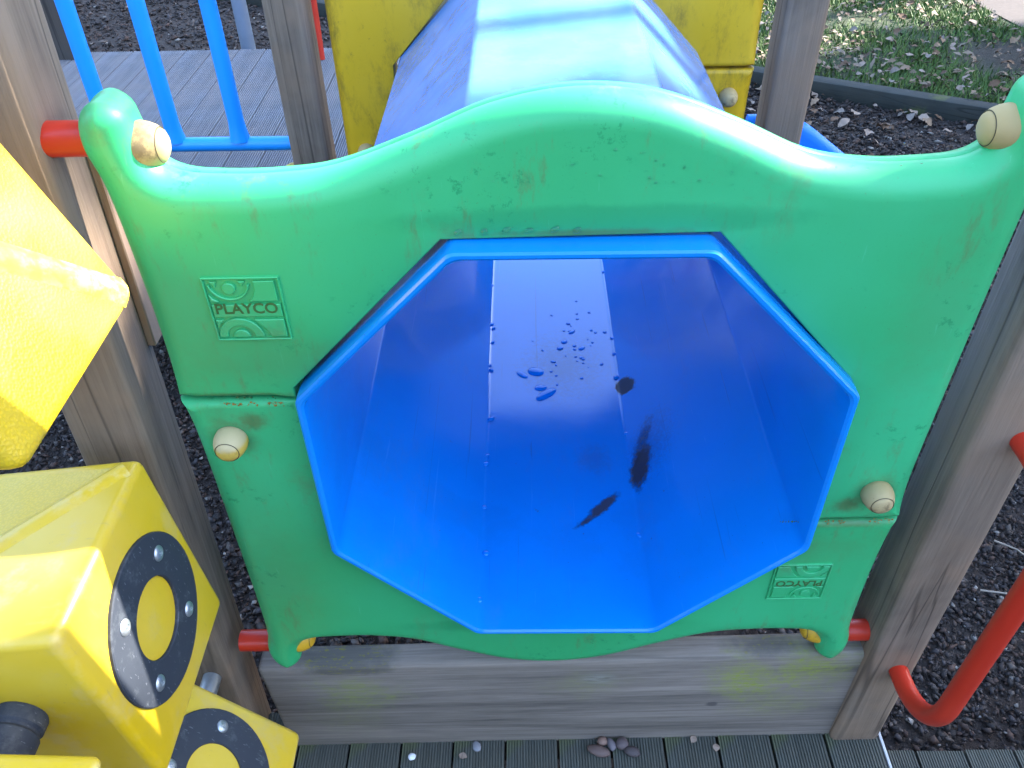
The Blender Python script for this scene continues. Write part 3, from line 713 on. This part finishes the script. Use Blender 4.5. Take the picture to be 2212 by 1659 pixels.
# upper block: cross face up and right
cs = [(-.486, .350), (-.604, .640), (-.795, .335)]; TEXSKIP = (0, 1, 2, 3)
b1 = thing('game_block', 'yellow game block with a raised cross, highest of the blocks and partly in sunlight', 'game block', (0, 0, 0), GRP)
obj('body', block_bm(cs, Y0, Y1, .016), M_yellow_tex, b1, smooth=45)
u, v, nrm = face_frame(cs, 0, 1); cross_on(b1, [P3(cs, 0, Y0-.004), P3(cs, 1, Y0-.004), P3(cs, 1, Y1+.004), P3(cs, 0, Y1+.004)], nrm)
# lower block: nought tilted up
cs = [(-.481, -.626), (-.683, -.390), (-.785, -.685)]
b3 = thing('game_block', 'yellow game block with its black riveted ring tilted upwards, lowest of the blocks', 'game block', (0, 0, 0), GRP)
obj('body', block_bm(cs, Y0, Y1), M_yellow, b3, smooth=45)
u, v, nrm = face_frame(cs, 0, 1); ring_on(b3, Vector((-.582, -.176, -.508))+nrm*.0002, u, v, nrm, .110, .053, R(8))
# nearest block of the middle row
cs = [(-.495, .030), (-.805, .048), (-.650, -.225)]
b4 = thing('game_block', 'yellow game block showing only its flat top, nearest in the bottom corner', 'game block', (0, 0, 0), GRP)
obj('body', block_bm(cs, -.395, -.665), M_yellow, b4, smooth=45)
for nm, z, lab in (('upper', .44, 'steel axle through the highest yellow game block'), ('mid', -.048, 'steel axle of the middle row, with a black collar between two yellow blocks'), ('low', -.56, 'galvanised steel axle stub between the lowest yellow block and the brown post')):
    x = -.652 if nm == 'mid' else -.655
    ax = thing('game_axle', lab, 'axle', (x, .05, z), 'axles of the game blocks')
    obj('rod', tube_bm([(0, 0, 0), (0, -1.246, 0)], .017, 20), M_steel, ax, smooth=40)
    if nm == 'mid':
        obj('collar', lathe_bm([(.018, .362), (.029, .362), (.031, .366), (.031, .380), (.028, .383), (.028, .386), (.031, .390), (.031, .435), (.018, .435)], (0, -1, 0), (0, 0, 0), 30), M_black, ax, smooth=35)

# ------------------------------------------------------------------ red handle, poles, railing, slide
h = thing('grab_handle', 'bent red tubular grab handle on the right wooden post', 'grab handle', (.617, .036, -.55))
obj('tube', tube_bm(smooth_path([(0, .004, 0), (0, -.136, .004), (.012, -.136, .586), (.006, .004, .590)], .118, 16), .0172, 24), M_red, h, smooth=60)
pole = obj('red_pole', tube_bm([(-.862, 2.56, -.30), (-.868, 2.60, -.10), (-.872, 2.64, .3), (-.875, 2.65, 1.2)], .018, 16), M_red, smooth=60); tag(pole, 'thin red pole standing behind the dark brown post', 'pole')
o = obj('steel_pole', tube_bm([(-1.215, 2.80, ZG), (-1.215, 2.80, 1.3)], .030, 18), M_grey_pole, smooth=60); tag(o, 'grey steel pole beyond the far edge of the grey deck', 'pole')
rail = thing('railing', 'bright blue tubular railing beside the dark brown post', 'railing', (-.67, 1.30, -.08))
obj('bottom_rail', tube_bm([(0.03, 0, 0), (-1.25, 0, 0)], .0185, 18), M_blue_rail, rail, smooth=60)
obj('top_rail', tube_bm([(0.03, 0, .70), (-1.25, 0, .70)], .0185, 18), M_blue_rail, rail, smooth=60)
for x in (-.140, -.311, -.482, -.653, -.824, -.995):
    obj('baluster', tube_bm([(x, 0, .012), (x, 0, .030), (x, 0, .060), (x, 0, .69)], .0205, 18, rr=[.027, .0235, .0205, .0205]), M_blue_rail, rail, smooth=60)
c = obj('bolt_cap', cap_bm((-1, 0, 0), (-.002, 0, -.080), .95), M_cap_mid, rail, smooth=35)

def slide():
    root = thing('slide', 'bright blue slide with a rounded side wall behind the grey-brown post', 'slide', (.66, 1.40, -.30))
    # profile in x,z of the rim and of the bed
    xs = np.linspace(-.11, 2.6, 60)
    def drop(x):
        t = max(0, x+.02); return .02+(.74*t*t/.16 if t <= .08 else .74*.04+.74*(t-.08))
    bed = [(x, -drop(x)) for x in xs if x < .40]; last = bed[-1]
    bed += [(last[0]+.035*k, last[1]-.035*k*1.7) for k in range(1, 8)]; last = bed[-1]; bed += [(last[0]+.02, last[1]-.02), (last[0]+.05, last[1]-.03)]
    def wall(yc, name):
        bm = bmesh.new(); prev = None
        for x, z in bed:
            prof = [(-.018, .0), (-.018, .215)]+[(.018*math.cos(R(180-a*22.5)), .215+.035*math.sin(R(a*22.5))) for a in range(1, 8)]+[(.018, .215), (.018, .0)]
            ring = [bm.verts.new((x, yc+p, z+q)) for p, q in prof]
            if prev:
                for k in range(len(ring)-1): bm.faces.new((prev[k], prev[k+1], ring[k+1], ring[k]))
                bm.faces.new((prev[-1], prev[0], ring[0], ring[-1]))
            else: bm.faces.new(ring)
            prev = ring
        bm.faces.new(prev[::-1]); obj(name, bm, M_blue_slide, root, smooth=50)
    wall(.02, 'side_wall')
    bm = bmesh.new(); prev = None
    for x, z in bed:
        ring = [bm.verts.new((x, .002, z)), bm.verts.new((x, .36, z)), bm.verts.new((x, .36, z-.02)), bm.verts.new((x, .002, z-.02))]
        if prev:
            for k in range(4): bm.faces.new((prev[k], prev[(k+1) % 4], ring[(k+1) % 4], ring[k]))
        else: bm.faces.new(ring)
        prev = ring
    bm.faces.new(prev[::-1]); obj('bed', bm, M_blue_slide, root, smooth=50)
slide()

# ------------------------------------------------------------------ bark chips, grass, leaves
def in_view(P, m=1.08):
    d = P-np.array(cam_o.matrix_world.translation); z = d@np.array(F); x = d@np.array(R2)/z*FPX/1106; y = d@np.array(U2)/z*FPX/829.5
    return (z > .1) & (np.abs(x) < m) & (np.abs(y) < m)
OCTV = np.array([(1, 0, 0), (-1, 0, 0), (0, 1, 0), (0, -1, 0), (0, 0, 1), (0, 0, -1)], float)
OCTT = np.array([(0, 2, 4), (2, 1, 4), (1, 3, 4), (3, 0, 4), (2, 0, 5), (1, 2, 5), (3, 1, 5), (0, 3, 5)])
def scatter_chips(name, N, box, smin, smax, zb):
    x0, x1, y0, y1 = box; P = np.stack([RNG.uniform(x0, x1, N), RNG.uniform(y0, y1, N), np.full(N, zb)], 1)
    side = (P[:, :2]-np.array([E0.x, E0.y]))@np.array([EN.x, EN.y]); P = P[(side < 0) & in_view(P)]; N = len(P)
    s = smin*(smax/smin)**RNG.random(N)**1.5; S = np.stack([s, s*RNG.uniform(.4, .9, N), s*RNG.uniform(.22, .55, N)], 1)/2
    V = OCTV[None]*S[:, None]*RNG.uniform(.65, 1.3, (N, 6, 1))+RNG.uniform(-.2, .2, (N, 6, 3))*S[:, None]
    a = RNG.uniform(0, 6.28, N); t = RNG.normal(0, .45, N); ca, sa, ct, st_ = np.cos(a), np.sin(a), np.cos(t), np.sin(t)
    X, Yy, Z = V[..., 0]*ct[:, None]-V[..., 2]*st_[:, None], V[..., 1], V[..., 0]*st_[:, None]+V[..., 2]*ct[:, None]
    V = np.stack([X*ca[:, None]-Yy*sa[:, None], X*sa[:, None]+Yy*ca[:, None], Z], -1)+P[:, None]; V[..., 2] += (S[:, 2]*.6+RNG.random(N)*.012)[:, None]
    T = (OCTT[None]+6*np.arange(N)[:, None, None]).reshape(-1, 3)
    base = np.array([(.018, .013, .013), (.034, .022, .018), (.070, .038, .027), (.046, .038, .040), (.10, .078, .066), (.28, .25, .22)]); k = RNG.choice(6, N, p=[.34, .25, .17, .13, .08, .03])
    col = np.repeat(base[k]*RNG.uniform(.7, 1.3, (N, 1)), 6, 0)
    o = link(name, raw_mesh(name, V.reshape(-1, 3), T, col), None, M_chip); o['kind'] = 'stuff'; return o
M_chip = tint_mat('bark_chip', .72, .4)
scatter_chips('bark_chips', 110000, (.5, 3.4, -.6, 3.4), .009, .034, ZG)
scatter_chips('bark_chips', 70000, (-2.8, -.3, -.6, 2.6), .010, .036, ZG)
scatter_chips('bark_chips', 42000, (-5.5, 2.0, 2.6, 8.5), .02, .06, ZG)
scatter_chips('bark_chips', 16000, (1.2, 3.8, 2.6, 4.6), .012, .045, ZG)

def grass():
    N = 230000; P = np.stack([RNG.uniform(.6, 7, N), RNG.uniform(2.6, 9.5, N), np.full(N, ZG+.074)], 1)
    side = (P[:, :2]-np.array([E0.x, E0.y]))@np.array([EN.x, EN.y]); keep = (side > .10) & in_view(P)
    soil = ((P[:, 0]-3.1)/.5)**2+((P[:, 1]-4.45)/.35)**2 < 1+RNG.normal(0, .3, N)
    pt = (P[:, 0] > 3.2) & (P[:, 1]+.9*(P[:, 0]-3.2) > 5.1)
    P = P[keep & ~soil & ~pt]; N = len(P)
    cl = np.array([noise.noise((p[0]*1.8, p[1]*1.8, 0)) for p in P]); keep = RNG.random(N) < .62+cl*.9; P = P[keep]; cl = cl[keep]; N = len(P)
    h = RNG.uniform(.022, .055, N); a = RNG.uniform(0, 6.28, N); ln = RNG.uniform(.2, 1.1, N)*h; wd = RNG.uniform(.003, .006, N)
    d = np.stack([np.cos(a), np.sin(a), 0*a], 1); s = np.stack([-np.sin(a), np.cos(a), 0*a], 1)
    V = np.stack([P-s*wd[:, None], P+s*wd[:, None], P+d*ln[:, None]+np.array([0, 0, 1])*h[:, None]], 1).reshape(-1, 3)
    T = np.arange(3*N).reshape(-1, 3); g = RNG.random((N, 1))
    col = np.repeat(np.array([.045, .125, .020])*(1-g)+np.array([.12, .185, .030])*g, 3, 0)
    o = link('grass', raw_mesh('grass', V, T, col), None, tint_mat('grass_blade', .6, .3)); o['kind'] = 'stuff'
grass()

def leaf_mesh(seed):
    rnd = random.Random(seed); V = []; n = 9; L = 1.0; lob = rnd.uniform(.05, .22)
    for i in range(n):
        t = i/(n-1); wdt = .30*math.sin(math.pi*min(1, t*1.02))**.75*(1+lob*math.cos(t*22+rnd.random()))+.012
        bend = .16*math.sin(t*math.pi)*rnd.uniform(.6, 1.4); cur = rnd.uniform(.05, .22)
        V += [(-wdt, (t-.5)*L, bend+cur*rnd.uniform(.2, 1)), (0, (t-.5)*L, bend), (wdt, (t-.5)*L, bend+cur*rnd.uniform(.2, 1))]
    Fc = []
    for i in range(n-1):
        a = i*3; Fc += [(a, a+1, a+4, a+3), (a+1, a+2, a+5, a+4)]
    return stick_mesh('fallen_leaf', V, Fc)
def leaf_mat(name, c1, c2):
    t = NT(name); n = t.noise(t.coord(), 3.5, 5); t.set(Base_Color=t.mix(n, c1, c2), Roughness=.7); t.b.inputs['Specular IOR Level'].default_value = .3; return t.m
LM = [leaf_mat('dry_leaf_tan', (.15, .090, .052), (.27, .185, .12)), leaf_mat('dry_leaf_pale', (.19, .135, .10), (.31, .235, .185)), leaf_mat('dry_leaf_brown', (.07, .038, .022), (.16, .09, .05)), leaf_mat('dry_leaf_grey', (.12, .095, .08), (.21, .175, .15))]
LEAVES = []
for k in range(8):
    me = leaf_mesh(k); me.materials.append(LM[k % 4]); LEAVES.append(me)
    for p in me.polygons: p.use_smooth = True
def leaf(x, y, z, s, label, group, k=None, tilt=.35):
    o = link('fallen_leaf', LEAVES[random.randrange(8) if k is None else k]); o.location = (x, y, z); o.rotation_euler = (random.gauss(0, tilt), random.gauss(0, tilt), random.uniform(0, 6.28)); o.scale = (s*random.uniform(.8, 1.2), s, s*random.uniform(.6, 1.2))
    if label is None:
        tone = ('dry curled tan', 'dry pale', 'dark brown', 'greyish')[[m.name for m in LM].index(o.data.materials[0].name)]
        where = 'lying on dark bark at the foot of the timber edging' if 'foot' in group else ('lying in the grass close behind the timber edging' if (Vector((x, y, 0))-E0).dot(EN) < .75 else 'lying far up the lawn behind the timber edging')
        label = tone+' leaf '+where
    return tag(o, label, 'leaf', group)
cnt = 0
while cnt < 235:
    p = Vector((random.uniform(1.0, 5.2), random.uniform(2.8, 7.5), ZG+.105)); sd = (p-E0).dot(EN)
    if sd < .16 or not in_view(np.array([p]), 1.02)[0] or (p.x > 3.2 and p.y+.9*(p.x-3.2) > 5.1): continue
    if random.random() > .35+.65*math.exp(-(sd-.16)/.5)+.3*max(0, (p.y-5.6)): continue
    leaf(p.x, p.y, p.z, random.uniform(.028, .07), None, 'fallen leaves on the lawn'); cnt += 1
cnt = 0
while cnt < 62:
    p = Vector((random.uniform(1.1, 3.0), random.uniform(2.6, 4.6), ZG+.03)); sd = (p-E0).dot(EN)
    if not (-1.3 < sd < -.03) or not in_view(np.array([p]), 1.02)[0]: continue
    if random.random() > math.exp((sd+.03)/.28): continue
    leaf(p.x, p.y, p.z, random.uniform(.04, .09), None, 'fallen leaves along the foot of the edging'); cnt += 1
for (x, y, s, k) in ((1.02, .93, .055, 1), (1.10, .72, .05, 5), (1.19, 1.05, .04, 1), (.93, .62, .045, 0), (1.16, .47, .045, 4), (1.0, .30, .035, 1), (1.30, 1.4, .05, 0)):
    leaf(x, y, ZG+.032, s, 'small dry leaf on the dark bark near the red grab handle', 'dry leaves on the bark by the handle', k)
def litter():
    # the small broken leaves nobody could count
    V, T, K = [], [], []; tones = [(.14, .085, .05), (.20, .14, .09), (.08, .045, .025), (.24, .18, .13)]
    n = 0
    while n < 750:
        p = Vector((random.uniform(.8, 5.4), random.uniform(2.6, 8.0), 0)); sd = (p-E0).dot(EN)
        if sd < -.5 or -.02 < sd < .13 or not in_view(np.array([(p.x, p.y, ZG+.1)]), 1.03)[0] or (p.x > 3.2 and p.y+.9*(p.x-3.2) > 5.1): continue
        if sd < 0 and random.random() > math.exp(sd/.18): continue
        if noise.noise(p*1.3) < random.uniform(-.5, .3): continue
        z = ZG+(.10 if sd > 0 else .035)+random.uniform(0, .015); a = random.uniform(0, 6.28); s_ = random.uniform(.012, .034); b = len(V); t_ = tones[random.randrange(4)]
        u = Vector((math.cos(a), math.sin(a), random.gauss(0, .35))); v = Vector((-math.sin(a), math.cos(a), random.gauss(0, .35)))
        for q in (-u*s_, v*s_*.45+Vector((0, 0, .006)), u*s_, -v*s_*.45+Vector((0, 0, .006))): V.append((p.x+q.x, p.y+q.y, z+q.z)); K.append(t_)
        T += [(b, b+1, b+2), (b, b+2, b+3)]; n += 1
    link('leaf_litter', raw_mesh('leaf_litter', np.array(V), np.array(T), np.array(K)), None, M_chip)['kind'] = 'stuff'
litter()
# twigs on the bark
M_twig = plain('dry_twig', (.30, .25, .20), .8)
for (x, y, l, a) in ((1.0, .78, .10, .4), (.86, .55, .10, -.5), (1.17, .58, .16, -.35), (1.22, .33, .14, -.25), (1.06, 1.0, .07, 1.1), (.98, .9, .08, 1.3), (1.28, .75, .12, -.8)):
    q = [Vector((0, 0, 0)), Vector((l*.5, l*.06, .006)), Vector((l, -l*.03, .002))]; o = obj('twig', tube_bm(q, .0022, 6, rr=[.0028, .0022, .0014]), M_twig, smooth=60)
    o.location = (x, y, ZG+.034); o.rotation_euler = (0, 0, a); tag(o, 'thin pale twig lying on the dark bark by the right post', 'twig', 'twigs on the bark')
o = obj('twig', tube_bm([(0, 0, 0), (.012, -.018, .004), (.02, -.045, .002)], .002, 6, rr=[.001, .0016, .003]), plain('dark_twig', (.03, .02, .02), .8), smooth=60)
o.location = (-.352, .64, -.205); o.rotation_euler = (0, R(47), 0); tag(o, 'tiny dark twig stuck to the left wall inside the blue tunnel', 'twig')
# pebbles on the near deck
def pebble(x, y, z, s, col, label):
    bm = bmesh.new(); bmesh.ops.create_icosphere(bm, subdivisions=2, radius=1)
    sd = random.uniform(0, 50)
    for v in bm.verts:
        k = 1+.25*noise.noise(v.co*1.2+Vector((sd, 0, 0))); v.co = Vector((v.co.x*s[0]*k, v.co.y*s[1]*k, v.co.z*s[2]*k))
    o = obj('pebble', bm, plain('pebble_stone', col, .7, 0, .3, 60, .3), smooth=80); o.location = (x, y, z+s[2]*.8); o.rotation_euler = (0, 0, random.uniform(-.4, .4)); tag(o, label, 'pebble', 'pebbles on the near deck')
zd = lambda x: -.834+x*.0384
for x, y, s, col, lab in ((.078, .020, (.024, .0125, .009), (.11, .07, .06), 'flat reddish-brown pebble, largest in the group at the foot of the beam'),
                          (.088, .040, (.012, .010, .008), (.20, .12, .09), 'small light brown pebble touching the beam, above the flat one'),
                          (.106, .033, (.009, .014, .008), (.13, .11, .12), 'upright grey pebble in the middle of the pebble group'),
                          (.128, .034, (.014, .013, .010), (.09, .065, .065), 'rounded dark brown pebble right of the upright grey one'),
                          (.146, .018, (.017, .011, .008), (.06, .045, .045), 'dark pebble at the right end of the pebble group'),
                          (-.173, .037, (.009, .012, .004), (.20, .20, .22), 'grey triangular stone chip against the beam, alone'),
                          (-.306, .018, (.008, .008, .004), (.75, .75, .80), 'tiny white stone chip on the deck, near the beam')):
    pebble(x, y, zd(x), s, col, lab)
for (x, y) in ((.318, .022), (-.20, .015), (.275, .040)):
    o = link('fallen_leaf', LEAVES[1 if x > 0 else 5]); o.location = (x, y, zd(x)+.004); o.scale = (.022, .018, .02); o.rotation_euler = (0, 0, x*9); tag(o, 'small pale scrap of dry leaf on the near grooved deck', 'leaf', 'leaf scraps on the near deck')

# ------------------------------------------------------------------ trees standing out of the picture towards the sun: their crowns shade the playground
KEEP_LIT = [((-.52, -.17, .47), .07), ((-.54, -.25, .0), .05), ((-.03, .80, .38), .24), ((-.30, .09, .46), .06), ((1.45, 4.85, -1), .32), ((1.85, 4.84, -1), .16), ((2.2, 5.55, -1), .30), ((2.65, 5.55, -1), .3), ((3.0, 5.50, -1), .3), ((3.6, 5.6, -1), .3), ((1.5, 5.6, -1), .25)]
def tree(base, crown_c, rad, nleaf, size, label, seed):
    rg = np.random.default_rng(seed); root = thing('broadleaf_tree', label, 'tree', base, 'park trees around the playground')
    h = crown_c[2]-base[2]; top = Vector(crown_c)-Vector(base)
    bm = bmesh.new()
    def limb(a, b, r0, r1):
        q = tube_bm([a, a.lerp(b, .5)+Vector((rg.normal(0, .12), rg.normal(0, .12), .1)), b], r0, 10, rr=[r0, (r0+r1)/2, r1]); me = bpy.data.meshes.new('t'); q.to_mesh(me); q.free(); bm.from_mesh(me); bpy.data.meshes.remove(me)
    limb(Vector((0, 0, 0)), Vector((top.x*.3, top.y*.3, h*.55)), .28, .20); s = Vector((top.x*.3, top.y*.3, h*.55))
    for k in range(11):
        a = k*2.4; e = Vector((top.x+rad*.7*math.cos(a), top.y+rad*.7*math.sin(a), h+rad*.5*rg.uniform(-.6, .9))); limb(s, e, .12, .03)
    obj('trunk', bm, M_post_dark, root, smooth=60)
    # leaf clumps
    nc = 70; cc = rg.normal(0, 1, (nc, 3)); cc /= np.linalg.norm(cc, axis=1)[:, None]; cc *= (rg.random((nc, 1))**.4)*np.array([rad, rad, rad*.62])*.92; cr = rg.uniform(.18, .34, nc)*rad
    k = rg.integers(0, nc, nleaf); P = cc[k]+rg.normal(0, .5, (nleaf, 3))*cr[k, None]; P += np.array([top.x, top.y, top.z])
    W = P+np.array(base); keep = np.ones(nleaf, bool); sd = np.array(SUN)
    for c, r in KEEP_LIT:
        d = W-np.array(c); al = d@sd; keep &= np.linalg.norm(d-al[:, None]*sd, axis=1) > r+.13
    P = P[keep]; n = len(P); a = rg.normal(0, 1, (n, 3)); a /= np.linalg.norm(a, axis=1)[:, None]; b = np.cross(a, rg.normal(0, 1, (n, 3))); b /= np.linalg.norm(b, axis=1)[:, None]
    s_ = size*rg.uniform(.6, 1.3, (n, 1)); V = np.stack([P-a*s_, P+b*s_*.45, P+a*s_, P-b*s_*.45], 1).reshape(-1, 3)
    T = (np.array([(0, 1, 2), (0, 2, 3)])[None]+4*np.arange(n)[:, None, None]).reshape(-1, 3)
    g = rg.random((n, 1)); col = np.repeat(np.array([.035, .065, .012])*(1-g)+np.array([.09, .085, .02])*g, 4, 0)
    o = link('crown', raw_mesh('crown', V, T, col), root, M_leafy); o['kind'] = 'stuff'
M_leafy = tint_mat('tree_leaf', .55, .3)
def at_sun(d, off=(0, 0, 0)): v = SUN*d; return (v.x+off[0], v.y+off[1], v.z+off[2])
c1 = at_sun(12.5, (0, .4, 0)); tree((c1[0]+1.0, c1[1]+.5, ZG), c1, 3.9, 26000, .16, 'leafy tree beside the playground, its crown shading the play frame', 1)
c2 = at_sun(15, (1.5, 6.2, -1.0)); tree((c2[0]+1.0, c2[1], ZG), c2, 3.6, 15000, .16, 'leafy tree behind the lawn, its crown throwing dappled shade', 2)
c3 = at_sun(13, (-2.8, 4.2, -.6)); tree((c3[0], c3[1]+1.5, ZG), c3, 3.4, 18000, .16, 'leafy tree at the back of the bark area', 3)

# dense belt of park trees all round, far outside the picture; the glossy plastic mirrors it
def treeline():
    rg = np.random.default_rng(11); n = 16000; a = rg.uniform(0, math.tau, n); r = rg.normal(27, 2.2, n)
    hmax = 8.0+1.8*np.sin(a*5+1)+1.2*np.sin(a*11); z = ZG+hmax*rg.random(n)**.8
    P = np.stack([r*np.cos(a), r*np.sin(a)+2, z], 1); u = rg.normal(0, 1, (n, 3)); u /= np.linalg.norm(u, axis=1)[:, None]; v = np.cross(u, rg.normal(0, 1, (n, 3))); v /= np.linalg.norm(v, axis=1)[:, None]
    s_ = rg.uniform(.35, .85, (n, 1)); V = np.stack([P-u*s_, P+v*s_*.6, P+u*s_, P-v*s_*.6], 1).reshape(-1, 3)
    T = (np.array([(0, 1, 2), (0, 2, 3)])[None]+4*np.arange(n)[:, None, None]).reshape(-1, 3); g = rg.random((n, 1))
    col = np.repeat(np.array([.035, .055, .015])*(1-g)+np.array([.13, .09, .04])*g, 4, 0)
    o = link('treeline', raw_mesh('treeline', V, T, col), None, M_leafy); o['kind'] = 'stuff'
treeline()
